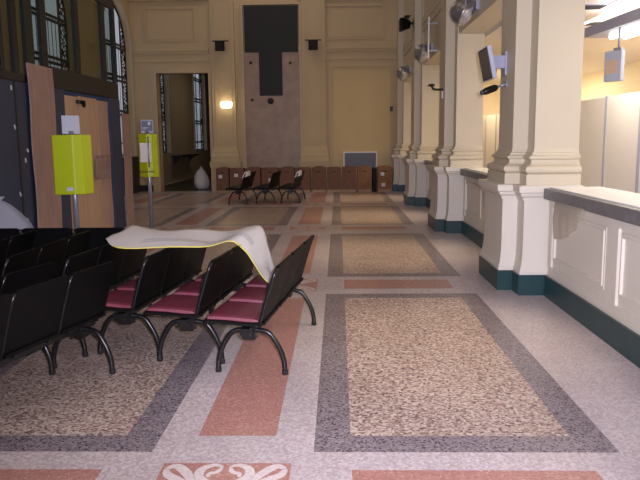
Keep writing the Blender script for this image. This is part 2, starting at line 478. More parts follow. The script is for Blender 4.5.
# door surround
for d, w in ((.05, .26), (.09, .10)):
    mb.box(DX0-w, DX0, Y_BACK-d, Y_BACK, 0, DZ1+w); mb.box(DX1, DX1+w, Y_BACK-d, Y_BACK, 0, DZ1+w); mb.box(DX0, DX1, Y_BACK-d, Y_BACK, DZ1, DZ1+w)
structure(mb.build('trim_1', 'cream' if 0 else 'wall'))
# horizontal cornice bands, panels
mb = MB()
for a, b in ((X_L, -4.16), (-1.26, 1.9)):
    mb.box(a, b, Y_BACK-.07, Y_BACK, 4.46, 4.54); mb.box(a, b, Y_BACK-.12, Y_BACK, 4.54, 4.62); mb.box(a, b, Y_BACK-.05, Y_BACK, 4.22, 4.28)
    mb.frame_y(a+.45, b-.35, 4.84, 5.96, Y_BACK, .07, .04); mb.frame_y(a+.52, b-.42, 4.91, 5.89, Y_BACK, .03, .06)
    mb.box(a, b, Y_BACK-.16, Y_BACK, 6.1, 6.22); mb.box(a, b, Y_BACK-.26, Y_BACK, 6.22, 6.4)
mb.frame_y(-.27, 1.83, .3, 4.10, Y_BACK, .09, .05); mb.frame_y(-.18, 1.74, .39, 4.01, Y_BACK, .03, .07)
structure(mb.build('trim_2', 'wall'))
mb = MB(); mb.box(-.15, 1.71, Y_BACK-.012, Y_BACK, .42, 4.04); structure(mb.build('trim_3', 'wallpanel'))
mb = MB(); mb.box(X_L, DX0-.26, Y_BACK-.03, Y_BACK, 0, .22); mb.box(-4.2, -4.02, Y_BACK-.1, Y_BACK, 0, .3); structure(mb.build('baseboard_back', 'darkskirt'))
for xc, lab in ((-3.70, 'cream pilaster with lit lamp between the doorway and stone slab'), (-.765, 'cream pilaster right of the stone slab')):
    w = .38
    poly = [(xc-w, Y_BACK-.14), (xc+w, Y_BACK-.14), (xc+w, Y_BACK-.001), (xc-w, Y_BACK-.001)]
    mb = MB()
    prof = [(z, min(d, .2)*.8) for z, d in [(0,.12),(.75,.12),(.78,.14),(.9,.16),(.98,.17),(.98,.1),(1.1,.1),(1.14,.11),(1.2,.09),(1.24,.06),(1.3,.06),(1.34,.04),(1.4,.02),(1.44,0),(6.3,0),(6.34,.05),(6.6,.14),(CEIL,.14)]]
    rings = []
    for z, d in prof: rings.append([(xc-w-d, Y_BACK-.14-d, z), (xc+w+d, Y_BACK-.14-d, z), (xc+w+d, Y_BACK, z), (xc-w-d, Y_BACK, z)])
    mb.loft(rings)
    mb.frame_y(xc-w+.1, xc+w-.1, 1.6, 6.1, Y_BACK-.14, .03, .02)
    structure(mb.build('pilaster', 'wall'), lab)
# stone slab with dark T-shaped board
t = thing('stone_slab', 'tall rosy stone slab set in the back wall under a black board', 'stone slab', (-2.12, Y_BACK-.06, 0))
mb = MB(); mb.box(-.9, .9, -.04, .05, .1, 4.6); mb.build('slab', 'stone', t)
mb = MB(); mb.box(-.97, -.9, -.09, .05, 0, 6.0); mb.box(.9, .97, -.09, .05, 0, 6.0); mb.box(-.9, .9, -.09, .05, 5.93, 6.0); mb.build('surround', 'wall', t)
mb = MB(); mb.box(-.9, .9, -.05, -.041, 3.16, 3.185); mb.box(-.9, .9, -.05, -.041, 2.76, 2.78); mb.build('ledge', 'stone', t)
for bx, bz in ((-.68, 4.14), (.60, 4.12), (-.66, 2.96)):
    b = MB(); b.lathe([(.005,-.08),(.03,-.075),(.045,-.06),(.045,-.042)], (bx, 0, bz), 12, axis='y'); b.build('bolt', 'darkframe', t)
b = MB(); b.lathe([(.01,-.12),(.07,-.11),(.1,-.08),(.1,-.042)], (-.06, 0, 2.92), 16, axis='y'); b.build('boss', 'darkframe', t)
o = MB(); o.prism([(-.86, 4.46), (-.41, 4.46), (-.41, 3.09), (.34, 3.09), (.34, 4.46), (.86, 4.46), (.86, 5.90), (-.86, 5.90)], 0, .03)
o.v = [(x-2.12, Y_BACK-.102-z*.6, y) for x, y, z in o.v]
tag(o.build('notice_board', 'board'), 'black T-shaped board fixed on top of the rosy stone slab', 'board')
# wall vent behind the cartons
t = thing('wall_vent', 'grey slatted vent with white frame on the back wall above the cartons', 'vent', (.73, Y_BACK-.014, .68))
mb = MB(); mb.frame_y(-.56, .56, 0, .58, 0, .045, .05); mb.build('frame', 'offwhite', t)
mb = MB()
for k in range(11): mb.add([(-.51,-.01,.05+k*.044),(.51,-.01,.05+k*.044),(.51,-.035,.085+k*.044),(-.51,-.035,.085+k*.044)], [(0,1,2,3)])
mb.box(-.51, .51, -.008, 0, .045, .535); mb.build('slats', 'grille', t)
# small dark wall unit
t = thing('wall_switch', 'small dark wall box on the right of the yellow wall panel', 'wall box', (1.74, Y_BACK-.07, 2.55))
mb = MB(); mb.box(-.05, .05, -.05, 0, 0, .15); mb.build('body', 'black', t, bevel=.01)
mb = MB(); mb.lathe([(.02,-.07),(.03,-.055),(.03,-.05)], (0,0,.09), 10, axis='y'); mb.build('lens', 'screen', t)
# sconce
t = thing('wall_sconce', 'glowing wall sconce on the pilaster beside the doorway', 'lamp', (-3.62, Y_BACK-.14, 2.71))
mb = MB()
rings = []
for z, r in ((0,.13),(.03,.17),(.1,.19),(.17,.19),(.2,.16)):
    rings.append([(r*math.cos(a), -r*.8*math.sin(a)-.02, z) for a in [PI*k/12 for k in range(13)]])
mb.loft(rings, smooth=False); mb.build('shade', 'sconce', t)
mb = MB(); mb.box(-.12, .12, -.02, -.001, -.04, .24); mb.build('wall_plate', 'cream', t)
# wall loudspeakers
def speaker(loc, rz, label):
    t = thing('loudspeaker', label, 'loudspeaker', loc, rz, 'black wall loudspeakers')
    mb = MB(); rings = []
    for y_, s in ((-.34,.72),(-.29,.75),(-.08,.35)):
        rings.append([(-.2*s, y_, -.17*s-.05), (.2*s, y_, -.17*s-.05), (.2*s, y_, .16*s), (-.2*s, y_, .16*s)])
    mb.loft(rings); mb.build('cabinet', 'blackpl', t)
    mb = MB(); mb.box(-.12, .12, -.348, -.3415, -.15, .09); mb.build('grille', 'rubber', t)
    mb = MB(); mb.box(-.03, .03, -.12, -.0, -.03, .03); mb.box(-.07, .07, -.015, -.001, -.1, .1); mb.box(-.26, .26, -.24, -.10, .13, .155); mb.box(-.02, .02, -.2, -.16, .08, .13); mb.build('bracket', 'black', t)
speaker((-3.73, Y_BACK-.141, 4.66), 0, 'black wall loudspeaker on the pilaster above the sconce')
speaker((-.765, Y_BACK-.141, 4.65), 0, 'black wall loudspeaker on the pilaster right of the stone slab')
speaker((1.9, 17.6, 4.50), -PI/2, 'black wall loudspeaker on the third pillar at right')

# ------------------------------------------------------------------ left wall with arched windows
WC = [6.7, 11.5, 16.3, 21.1, 25.85, 33.4]
HW, SPR, SILL = 1.34, 4.55, 1.2
mb = MB(); x = X_L
prev = -1.4
def arch_z(y, c): return SPR+math.sqrt(max(0, HW*HW-(y-c)**2))
for c_ in WC:
    mb.quad((x, prev, 0), (x, c_-HW, 0), (x, c_-HW, CEIL), (x, prev, CEIL))
    mb.quad((x, c_-HW, 0), (x, c_+HW, 0), (x, c_+HW, SILL), (x, c_-HW, SILL))
    n = 24; ysx = [c_-HW*math.cos(PI*k/n) for k in range(n+1)]
    for a, b in zip(ysx[:-1], ysx[1:]):
        mb.quad((x, a, arch_z(a, c_)), (x, b, arch_z(b, c_)), (x, b, CEIL), (x, a, CEIL))
        mb.quad((x, a, arch_z(a, c_)), (x, b, arch_z(b, c_)), (x-.3, b, arch_z(b, c_)), (x-.3, a, arch_z(a, c_)))
    for yy in (c_-HW, c_+HW): mb.quad((x, yy, SILL), (x, yy, SPR), (x-.3, yy, SPR), (x-.3, yy, SILL))
    mb.quad((x, c_-HW, SILL), (x, c_+HW, SILL), (x-.3, c_+HW, SILL), (x-.3, c_-HW, SILL))
    prev = c_+HW
mb.quad((x, prev, 0), (x, 40, 0), (x, 40, CEIL), (x, prev, CEIL))
structure(mb.build('wall_left', 'wall'))
mb = MB()
for c_ in WC:
    n = 24
    P = [(x-.0, c_-HW, SILL)]+[(x, c_-HW*math.cos(PI*k/n), arch_z(c_-HW*math.cos(PI*k/n), c_)) for k in range(n+1)]+[(x, c_+HW, SILL)]
    inner = P; outer = []
    for (px, yy, zz) in P:
        dy, dz = (yy-c_)/HW, max(0, (zz-SPR)/HW)
        outer.append((px, yy+.13*(dy if zz > SPR else (1 if dy > 0 else -1)), zz+.13*dz))
    m_ = len(P)
    vs = inner+outer+[(px+.05, a, b) for px, a, b in inner]+[(px+.05, a, b) for px, a, b in outer]
    fs = []
    for i in range(m_-1): fs += [(2*m_+i, 2*m_+i+1, 3*m_+i+1, 3*m_+i), (i, i+1, 2*m_+i+1, 2*m_+i), (m_+i, m_+i+1, 3*m_+i+1, 3*m_+i)]
    mb.add(vs, fs)
structure(mb.build('trim_left', 'cream'))
for wi, c_ in enumerate(WC):
    xw = X_L-.16
    wo = MB()
    # iron frame bars
    for yy in (c_-HW+.03, c_-HW+.48, c_-.05, c_+HW-.48, c_+HW-.03):
        zt = arch_z(max(min(yy, c_+HW-.05), c_-HW+.05), c_)
        wo.box(xw-.03, xw+.03, yy-.03, yy+.03, SILL, zt)
    for zz in (SILL+.04, 1.62, 2.5, 2.62, 3.55, 3.68, SPR, SPR+.1):
        wo.box(xw-.03, xw+.035, c_-HW, c_+HW, zz-.03, zz+.03)
    for k in range(1, 8):
        yy = c_-HW+.48+k*(2*HW-.96)/8
        wo.box(xw-.008, xw+.008, yy-.012, yy+.012, SILL, SPR)
    n = 24
    wo.tube([(xw, c_-(HW-.03)*math.cos(PI*k/n), SPR+(HW-.03)*math.sin(PI*k/n)) for k in range(n+1)], .04, 6)
    fr = wo.build('window_%d' % (wi+1), 'darkframe'); structure(fr)
    pz = [SILL]
    # lattice borders and frosted centre as panes
    pb = MB(); pc = MB()
    n = 24; ysx = sorted([c_-HW*math.cos(PI*k/n) for k in range(n+1)]+[c_-HW+.48, c_+HW-.48])
    for a, b in zip(ysx[:-1], ysx[1:]):
        if b-a < 1e-4: continue
        tgt = pb if (b <= c_-HW+.4801 or a >= c_+HW-.4801) else pc
        tgt.quad((xw, a, SILL), (xw, b, SILL), (xw, b, arch_z(b, c_)), (xw, a, arch_z(a, c_)))
    pb.build('lattice', 'lattice', fr); pc.build('pane', 'pane', fr)
mb = MB(); mb.box(X_L+.001, X_L+.12, 13.3, 22.45, 0, 1.18); structure(mb.build('trim_4', 'darkskirt'))
# corridor beyond the doorway
mb = MB(); mb.box(-2.4, -2.2, Y_BACK+T, 40, 0, CEIL); mb.box(-9, -2.2, 39.8, 40, 0, CEIL); structure(mb.build('wall_corridor', 'corridorwall'))
t = thing('wall_shelf', 'dark shelf ledge seen on the wall through the back doorway', 'shelf', (-6.7, 28.6, 1.02))
mb = MB(); mb.box(0, .42, -1.2, 2.2, 0, .07); mb.build('board', 'darkframe', t)
mb = MB()
for yy in (-.9, 1.8): mb.add([(0,yy,-.3),(0,yy,0),(.35,yy,0),(0,yy+.04,-.3),(0,yy+.04,0),(.35,yy+.04,0)], [(0,1,2),(3,5,4),(0,2,5,3)])
mb.build('bracket', 'darkframe', t)
def sack(loc, rx, ry, hz, label, m, seed):
    rr = random.Random(seed)
    t = thing('plastic_sack', label, 'sack', loc)
    mb = MB(); rings = []
    prof = [(.55,0),(.86,.05),(1.0,.2),(1.0,.4),(.88,.6),(.66,.78),(.38,.92),(.16,1.0)]
    n = 22
    for f, z in prof:
        ring = []
        for k in range(n):
            a = 2*PI*k/n; w = 1+.07*math.sin(3*a+z*5)+.05*math.sin(7*a+seed)+rr.uniform(-.02, .02)
            ring.append((rx*f*w*math.cos(a), ry*f*w*math.sin(a), hz*z))
        rings.append(ring)
    mb.loft(rings, smooth=True); mb.build('body', m, t)
    mb = MB(); mb.loft([[(.13*s*rx*math.cos(2*PI*k/10), .13*s*ry*math.sin(2*PI*k/10), hz*z) for k in range(10)] for s, z in ((1.1,.985),(.7,1.02),(1.5,1.08))], smooth=True); mb.build('neck', m, t)
    return t
sack((-4.75, 23.6, 0), .26, .25, .72, 'pale plastic sack on the floor inside the back doorway', 'offwhite', 3)

# ------------------------------------------------------------------ vestibule on the left
VX = -4.2
t = thing('glazed_vestibule', 'dark framed glazed vestibule with boarded door at left', 'vestibule', (VX, 10, 0))
def vbox(y0, y1, z0, z1, d=.1, m='darkframe', name='post', x=0):
    q = MB(); q.box(x-d, x, y0-10, y1-10, z0, z1); return q.build(name, m, t)
vbox(6.0, 13.2, 4.10, 4.28, .06, 'darkframe', 'top_rail')
vbox(6.0, 10.12, 2.46, 2.56, .06, 'darkframe', 'transom')
vbox(10.13, 13.2, 2.46, 2.76, .06, 'darkbeam', 'fascia')
for a, b in ((7.6, 7.8), (8.62, 8.72), (8.98, 9.12), (9.35, 9.60), (9.86, 10.06), (11.16, 11.34), (12.42, 12.62), (13.06, 13.2)):
    vbox(a, b, 2.57 if a < 10 else 2.77, 4.09, .05, 'darkframe', 'mullion')
for a, b in ((6.0, 8.93), (8.97, 9.30)): vbox(a, b, 0, 2.45, .06, 'navy', 'panel', -.012)
vbox(8.93, 8.97, 0, 2.45, .08, 'darkframe', 'post')
vbox(9.30, 10.12, 0, 2.45, .06, 'navy', 'panel', -.03)
vbox(10.13, 10.50, 0, 2.45, .12, 'navy', 'post', .02)
vbox(12.64, 13.18, 0, 2.45, .12, 'navy', 'post', .02)
for a, b in ((6.0, 10.06), (10.06, 11.2), (11.2, 12.5), (12.5, 13.1)):
    q = MB(); q.box(-.064, -.058, a-10, b-10, 2.77 if a > 10 else 2.57, 4.09); q.build('glass_pane', 'glass', t)
q = MB(); q.box(-.064, -.058, -.7, 3.1, 4.29, 4.95); q.build('glass_pane', 'glass', t)
vbox(9.3, 13.2, 4.96, 5.06, .06, 'darkframe', 'top_rail')
for a in (9.35, 10.1, 11.2, 12.42, 13.06): vbox(a, a+.12, 4.29, 4.95, .05, 'darkframe', 'mullion')
q = MB(); q.box(-2.48, -.13, 3.13, 3.19, 0, 2.76); q.build('end_panel', 'navy', t)
# tape marks on the dark boards
for i, (yy, zz) in enumerate(((8.86, 2.36), (8.88, 1.86), (9.20, 1.55), (9.12, 1.42), (8.90, .98), (9.05, .62))):
    o = MB(); o.cbox((0,0,0), (.004, .035, .06)); o = o.build('tape_scrap', 'white', loc=(VX-.009, yy, zz)); o.rotation_euler = (.5*(i % 3), 0, 0)
    tag(o, ['white tape scrap highest on the dark left board', 'white tape scrap second from top on the dark left board', 'white tape scrap beside the cardboard sheet at box height',
            'slanted white tape scrap halfway up the dark left board', 'white tape scrap second from bottom on the dark left board', 'white tape scrap lowest on the dark left board'][i], 'tape', 'tape scraps on the dark boards')
def board(y0, y1, z0, z1, m, label, x=VX+.03, th=.018, name='plywood_board', grp='boards closing the vestibule door', lean=.0):
    q = MB(); n = 10; yc = (y0+y1)/2
    vs0 = []
    for k in range(n+1):
        z = (z1-z0)*k/n
        w = .006*math.sin(k*1.3+yc)
        vs0.append((z, w))
    rings = [[(w, -(y1-y0)/2+w*.8, z), (w+th, -(y1-y0)/2+w*.8, z), (w+th, (y1-y0)/2, z), (w, (y1-y0)/2, z)] for z, w in vs0]
    q.loft(rings); o = q.build(name, m, loc=(x, yc, z0)); o.rotation_euler = (0, -lean, 0)
    return tag(o, label, 'board', grp)
board(9.27, 10.07, 0, 2.72, 'card', 'tall brown cardboard sheet left of the yellow box', VX+.025, .02, 'cardboard_sheet', None, .0)
board(10.52, 11.20, 0, 2.38, 'ply1', 'warm plywood board behind the nearer yellow box', VX-.04)
board(11.22, 12.05, 0, 2.40, 'ply1', 'middle plywood board of the boarded door', VX-.05)
board(12.07, 12.62, .0, 2.38, 'ply2', 'rosy plywood board at the right of the boarded door', VX-.045)
board(11.75, 12.45, 1.0, 1.42, 'card', 'small cardboard patch across the boarded door', VX-.002, .012)
board(13.25, 13.7, 0, 2.2, 'card', 'narrow cardboard sheet at the far corner of the vestibule', VX+.02, .02, 'cardboard_sheet')
t = thing('door_camera', 'small black device at the top of the boarded door', 'camera', (VX-.02, 11.2, 2.27))
mb = MB(); mb.box(.0, .06, -.14, .14, 0, .06); mb.build('body', 'black', t, bevel=.01)
mb = MB(); mb.lathe([(.05,.06),(.06,.09),(.03,.1)], (0,0,.0), 14, axis='x'); mb.build('lens', 'blackpl', t)

# ------------------------------------------------------------------ yellow validators on posts
def kiosk(loc, rz, W, z0, z1, label, paper):
    t = thing('ticket_kiosk', label, 'kiosk', loc, rz, 'yellow boxes on steel posts')
    mb = MB(); mb.tube([(0, .02, .02), (0, .02, z1+.05)], .038, 14); mb.build('post', 'steel', t)
    mb = MB(); mb.lathe([(.2,0),(.2,.015),(.06,.03),(.045,.08)], (0,.02,0), 24); mb.build('base', 'steel', t)
    w = W/2
    poly = [(0,-.1), (w*.5,-.075), (w,.02), (w,.07), (w*.7,.12), (-w*.7,.12), (-w,.07), (-w,.02)]
    mb = MB(); mb.prism(poly, z0, z1); b = mb.build('shell', 'yellow', t, bevel=.012)
    s = MB()
    s.box(-.11, .11, 0, .014, z1+.015, z1+.25); sb = s.build('sign_plate', 'greypl', t)
    if paper:
        s = MB(); s.box(-.095, .095, -.003, -.0005, z1+.055, z1+.225); s.build('sign_face', 'signblue', sb)
        s = MB(); s.box(.02, .06, -.006, -.0035, z1+.16, z1+.21); s.box(-.08, 0, -.006, -.0035, z1+.085, z1+.095); s.box(-.08, .03, -.006, -.0035, z1+.11, z1+.118); s.build('sign_mark', 'white', sb)
        s = MB(); s.box(-.12, .07, -.106, -.103, z1-.50, z1-.16); s.build('paper_notice', 'white', b)
        s = MB()
        for k in range(9): s.box(-.14+k*.03, -.14+k*.03+.018, -.102, -.098, z0+.085, z0+.11)
        s.build('lettering', 'darkframe', b)
        s = MB(); s.tube([(.03,-.115,z1-.6),(.03,-.115,z1-.05)], .012); s.build('front_rod', 'alu', t)
    else:
        s = MB(); s.box(-.1, -.02, -.092, -.075, z0+.05, z0+.1); s.build('sticker', 'greypl', b)
        s = MB(); s.box(-.1, .1, -.004, -.0005, z1+.05, z1+.23); s.build('sign_face', 'greypl', sb)
    return t
kiosk((-3.50, 8.95, 0), math.radians(24), .49, .97, 1.75, 'nearer yellow box on a steel post in front of the cardboard', False)
kiosk((-3.42, 12.27, 0), math.radians(4), .33, 1.02, 1.79, 'farther yellow box on a steel post with white notice and blue sign', True)

# ------------------------------------------------------------------ beam seating
def seat_part(yc, m_seat, parent):
    # black moulded shell: profile in x,z extruded across, with rounded ends
    prof = [(-.30,.385),(-.315,.405),(-.295,.418),(-.15,.415),(.0,.403),(.10,.405),(.135,.415)]
    mb = MB(); n = 6; hw = .252
    ys_ = [-hw, -hw+.02, -hw*.5, 0, hw*.5, hw-.02, hw]
    rings = []
    for i, y_ in enumerate(ys_):
        e = .02 if i in (0, len(ys_)-1) else 0
        top = [(x_*(1-e*2), yc+y_, z_+.0-e*.3) for x_, z_ in prof]
        bot = [(x_*(1-e*2), yc+y_, z_-.022) for x_, z_ in reversed(prof)]
        rings.append(top+bot)
    mb.loft(rings); s = mb.build('seat', 'blackpl', parent)
    cu = MB(); rings = []
    for i, (y_, zz) in enumerate(((-.225,0),(-.22,.016),(-.19,.024),(0,.026),(.19,.024),(.22,.016),(.225,0))):
        top = [(-.285, yc+y_, .417), (-.28, yc+y_, .42+zz*.8), (-.24, yc+y_, .42+zz), (-.1, yc+y_, .416+zz), (.05, yc+y_, .406+zz), (.09, yc+y_, .410)]
        bot = [(.09, yc+y_, .403), (-.285, yc+y_, .405)]
        rings.append(top+bot)
    cu.loft(rings, smooth=False); cu.build('cushion', m_seat, s)
    return s
def back_part(yc, parent):
    mb = MB(); hw = .256; rings = []
    pr = [(.105,.385),(.118,.43),(.138,.50),(.168,.60),(.207,.72),(.235,.79),(.240,.805)]
    nW = 9
    for k, (x_, z_) in enumerate(pr):
        e = (.04 if k == len(pr)-1 else (.008 if k == 0 else 0))
        fr = []; bk = []
        for i in range(nW):
            u = -1+2*i/(nW-1); bow = .006*(u*u)
            fr.append((x_-.016-bow, yc+u*(hw-e), z_)); bk.append((x_+.012-bow, yc+u*(hw-e), z_+.003))
        rings.append(fr+bk[::-1])
    mb.loft(rings, smooth=False); b = mb.build('backrest', 'blackpl', parent)
    for s in (-1, 1):
        e = MB(); e.tube([(x_-.006, yc+s*hw, z_) for x_, z_ in pr[:-1]], .010, 8); e.build('side_frame', 'black', b)
    return b
def make_bench(cush='red'):
    t = thing('beam_bench', '', 'bench', group='black three seat benches')
    b = MB(); b.box(-.04, .03, -.80, .80, .315, .365)
    for yc in (-.535, 0, .535):
        for dy in (-.16, .16):
            b.box(-.2, .07, yc+dy-.015, yc+dy+.015, .365, .386)
            b.box(.05, .12, yc+dy-.012, yc+dy+.012, .37, .384)
    b.build('beam', 'black', t)
    for s in (-.655, .655):
        lg = MB()
        P = smooth_path([(-.245,s,.012),(-.24,s,.09),(-.215,s,.175),(-.165,s,.265),(-.125,s,.305),(-.07,s,.318),(0,s,.32),(.07,s,.318),(.125,s,.305),(.165,s,.265),(.215,s,.175),(.24,s,.09),(.245,s,.012)], 4)
        lg.tube(P, .019, 10); lg.box(-.055, .045, s-.04, s+.04, .26, .375)
        l = lg.build('leg', 'black', t)
        for q in (-.245, .245):
            ft = MB(); ft.lathe([(.02,0),(.023,.004),(.023,.03),(.019,.034)], (q, s, 0), 12); ft.build('foot_cap', 'rubber', l)
    for yc in (-.535, 0, .535):
        seat_part(yc, cush, t); back_part(yc, t)
    return t
proto = make_bench()
A = -math.radians(7)
NEAR = [
 (-.55, 5.33, A, 'rightmost near black bench with red seats, paper banner end on its seat'),
 (-1.04, 5.57, A, 'second near bench from the right, red seats, under the bend of the banner'),
 (-1.56, 5.75, A, 'third near bench from the right, red seats, under middle of the banner'),
 (-2.14, 5.74, A, 'fourth near bench from the right, carrying the left end of the banner'),
 (-2.68, 5.76, A*.3, 'near bench behind the fourth, mostly hidden, second from left edge in back row'),
 (-3.20, 5.74, 0, 'leftmost bench of the back row, cut by the left picture edge'),
 (-2.03, 4.09, 2*A, 'frontmost black bench with its backs to the camera at lower left'),
 (-2.46, 4.07, 2*A, 'black bench just behind the frontmost one at the left edge'),
]
FAR = [(-2.60, 18.5, A*.5, 'leftmost of the three distant benches before the cartons, white paper on top'),
       (-1.88, 18.55, A*.5, 'middle of the three distant benches before the cartons'),
       (-1.23, 18.6, A*.5, 'rightmost of the three distant benches before the cartons, white paper on top')]
first = True; o_far = None
for grp, L in (('black three seat benches near the camera', NEAR), ('distant black benches before the cartons', FAR)):
    for xx, yy, a, lab in L:
        if L is FAR and o_far is None: o = o_far = make_bench('blackpl')  # black cushions: dim light darkening the red seats is put into the colour
        elif L is FAR: o = copy_tree(o_far)
        else: o = proto if first else copy_tree(proto)
        first = False
        o.location = (xx, yy, 0); o.rotation_euler = (0, 0, a); o['label'] = lab; o['group'] = grp
o = copy_tree(proto); o.location = (-2.92, 6.92, 0); o.rotation_euler = (0, 0, -PI/2); o['group'] = 'black three seat benches near the camera'
o['label'] = 'black bench standing crosswise behind the back row at left'
sack((-3.58, 7.06, .445), .36, .22, .60, 'bluish white plastic sack on the crosswise bench at left edge', 'sack', 5)
for i, (xx, yy, lab) in enumerate(((-2.375, 17.93, 'white paper over the leftmost distant bench back'), (-1.005, 18.03, 'white paper over the rightmost distant bench back'))):
    mb = MB()
    P = [(-.10, .68), (-.055, .76), (-.02, .83), (.02, .85), (.05, .83), (.055, .73)]
    for a, b in zip(P[:-1], P[1:]): mb.quad((a[0], -.2, a[1]), (b[0], -.2, b[1]), (b[0], .2, b[1]+.01), (a[0], .2, a[1]+.01))
    mb.add([(a, -.2, b) for a, b in P], [tuple(range(len(P)))])
    o = mb.build('paper_sheet', 'white', loc=(xx-.03, yy, 0)); o.modifiers.new('s', 'SOLIDIFY').thickness = .004
    o.rotation_euler = (0, 0, A*.7); tag(o, lab, 'paper', 'papers on the distant benches')

# ------------------------------------------------------------------ long paper banner over the seat backs
near = [(-1.97,5.65,.84),(-1.72,5.20,.83),(-1.34,5.28,.83),(-1.05,5.33,.812),(-.87,5.42,.85),(-.775,5.46,.77),(-.70,5.46,.66),(-.62,5.44,.55),(-.55,5.42,.475)]
far = [(-1.97,6.42,.86),(-1.62,6.2,.84),(-1.34,6.27,.835),(-1.05,6.29,.82),(-.80,6.32,.86),(-.70,6.26,.83),(-.64,6.12,.69),(-.59,5.99,.57),(-.54,5.86,.48)]
na, fa = smooth_path(near, 5), smooth_path(far, 5)
mb = MB(); K = 12; n = len(na)
for i in range(n):
    for k in range(K+1):
        u = 0 if k == 0 else (.03 if k == 1 else k/K); p = na[i].lerp(fa[i], u)
        p.z += .012*math.sin(u*PI)*math.sin(i*.35)+.006*math.sin(u*9+i*.5)
        mb.v.append(tuple(p))
for i in range(n-1):
    for k in range(K):
        mb.f.append([i*(K+1)+k, (i+1)*(K+1)+k, (i+1)*(K+1)+k+1, i*(K+1)+k+1])
        mb.m.append(1 if k < 1 and i > 3 else (2 if (k in (3, 4) and 5 < i < 26) or (k in (5, 6) and i > 33) else 0)); mb.sm.append(True)
M['banner'] = mat('white_banner', (.82, .79, .82, 1), .6, var=.05, scale=8)
M['print'] = mat('grey_print', (.64, .62, .67, 1), .6, var=.35, scale=60)
o = mb.build('paper_banner', ['banner', 'yellowcloth', 'print'])
sm = o.modifiers.new('s', 'SOLIDIFY'); sm.thickness = .006; sm.offset = 0
tag(o, 'long white printed paper banner with yellow edge draped over the seat backs', 'banner')

# ------------------------------------------------------------------ cartons along the back wall
cart = [(215.3,228.5),(229.2,244),(245,260.5),(261,278.5),(279.5,294.5),(295.5,310.5),(311.5,326),(327,341),(341.5,356.3),(357,371.6),(377,392)]
clabs = ['brown carton with one white label, leftmost by the doorway', 'brown carton with one white label, second from the doorway', 'brown carton behind the leftmost distant bench',
         'brown carton with a white label behind the middle distant bench', 'brown carton behind the rightmost distant bench back', 'plain brown carton just right of the distant benches',
         'brown carton with arched top, seventh from the doorway', 'brown carton under the left end of the wall vent', 'brown carton under the middle of the wall vent',
         'lighter brown carton beside the narrow black bin', 'light brown carton with two white papers, rightmost of the row']
YC = 21.75
for i, (p0, p1) in enumerate(cart):
    x0, x1 = (p0-338)/680*YC, (p1-338)/680*YC
    w = (x1-x0)/2-.008; lt = i >= 9; m_ = 'carton2' if lt else 'carton'
    t = thing('carton', clabs[i], 'carton', ((x0+x1)/2, YC+.26-.02*(i % 3), 0), 0, 'brown cartons along the back wall')
    q = MB(); q.box(-w, w, -.24, .22, .075, .77); q.build('body', m_, t, bevel=.01)
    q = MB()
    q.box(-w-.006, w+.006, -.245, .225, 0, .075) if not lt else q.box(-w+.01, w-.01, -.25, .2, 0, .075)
    q.build('plinth', 'plinth', t)  # pale strip along the foot of the carton
    q = MB(); n = 8; rise = .045 if i % 2 == 0 or lt else .015
    P = [(-w+2*w*k/n, .772+rise*math.sin(PI*k/n)) for k in range(n+1)]
    vs = [(a, -.24, b) for a, b in P]+[(a, .22, b) for a, b in P]
    q.add(vs+[(a, -.24, .77) for a, b in P]+[(a, .22, .77) for a, b in P],
          [(k, k+1, n+2+k, n+1+k) for k in range(n)]+[(k, k+1, 2*n+3+k, 2*n+2+k) for k in range(n)]+[(n+1+k, n+2+k, 3*n+4+k, 3*n+3+k) for k in range(n)])
    q.build('lid', m_, t)
    q = MB(); q.box(-.05, .05, -.244, -.2405, .63, .665); q.build('hand_hole', 'shadowblack', t)
    lb = {0: [(-.06, .52)], 1: [(-.02, .56)], 3: [(.02, .40)], 10: [(-.08, .56), (-.05, .22)]}.get(i, [])
    for (lx, lz) in lb:
        q = MB(); q.box(lx-.06, lx+.06, -.247, -.2415, lz-.055, lz+.055); q.build('paper_label', 'white', t)
t = thing('narrow_bin', 'narrow black bin between the two light brown cartons', 'bin', ((374.2-338)/680*YC, YC+.2, 0))
q = MB(); q.box(-.065, .065, -.2, .2, 0, .74); q.build('body', 'blackpl', t, bevel=.012)
q = MB(); q.box(-.068, .068, -.205, .205, .741, .78); q.build('lid', 'black', t, bevel=.01)

# ------------------------------------------------------------------ screens, arms, spot lamps on the right side
t = thing('wall_monitor', 'tilted flat monitor on a pale bracket on the nearest pillar', 'monitor', (1.9, 7.95, 2.48))
q = MB(); q.box(-.02, -.001, -.07, .07, -.13, .13); q.build('wall_plate', 'lilac', t)
q = MB(); q.box(-.17, -.02, -.035, .035, -.05, .09); q.tube([(-.12, 0, -.06), (-.12, 0, -.10)], .025); q.build('arm', 'lilac', t)
piv = Matrix.Translation((-.20, -.01, .0)) @ Matrix.Rotation(math.radians(-12), 4, 'Y')
q = MB(); q.box(-.03, .018, -.245, .245, -.18, .18); q.v = [tuple(piv @ Vector(v)) for v in q.v]; b = q.build('housing', 'greypl', t, bevel=.008)
q = MB(); q.box(-.036, -.0305, -.232, .232, -.167, .167); q.v = [tuple(piv @ Vector(v)) for v in q.v]; q.build('bezel', 'black', b)
q = MB(); q.box(-.039, -.0365, -.212, .212, -.148, .148); q.v = [tuple(piv @ Vector(v)) for v in q.v]; q.build('screen', 'screen', b)
t = thing('video_camera', 'small black camera on a bracket under the tilted monitor', 'camera', (1.9, 7.88, 2.22))
q = MB(); q.tube([(-.27, -.06, -.06), (-.24, -.05, -.05), (-.13, 0, -.01), (-.10, 0, 0)], [.03, .04, .04, .025], 12); q.build('body', 'black', t)
q = MB(); q.tube([(-.1, 0, 0), (-.02, 0, .03), (-.001, 0, .03)], .013); q.box(-.012, -.001, -.03, .03, 0, .06); q.build('bracket', 'steel', t)
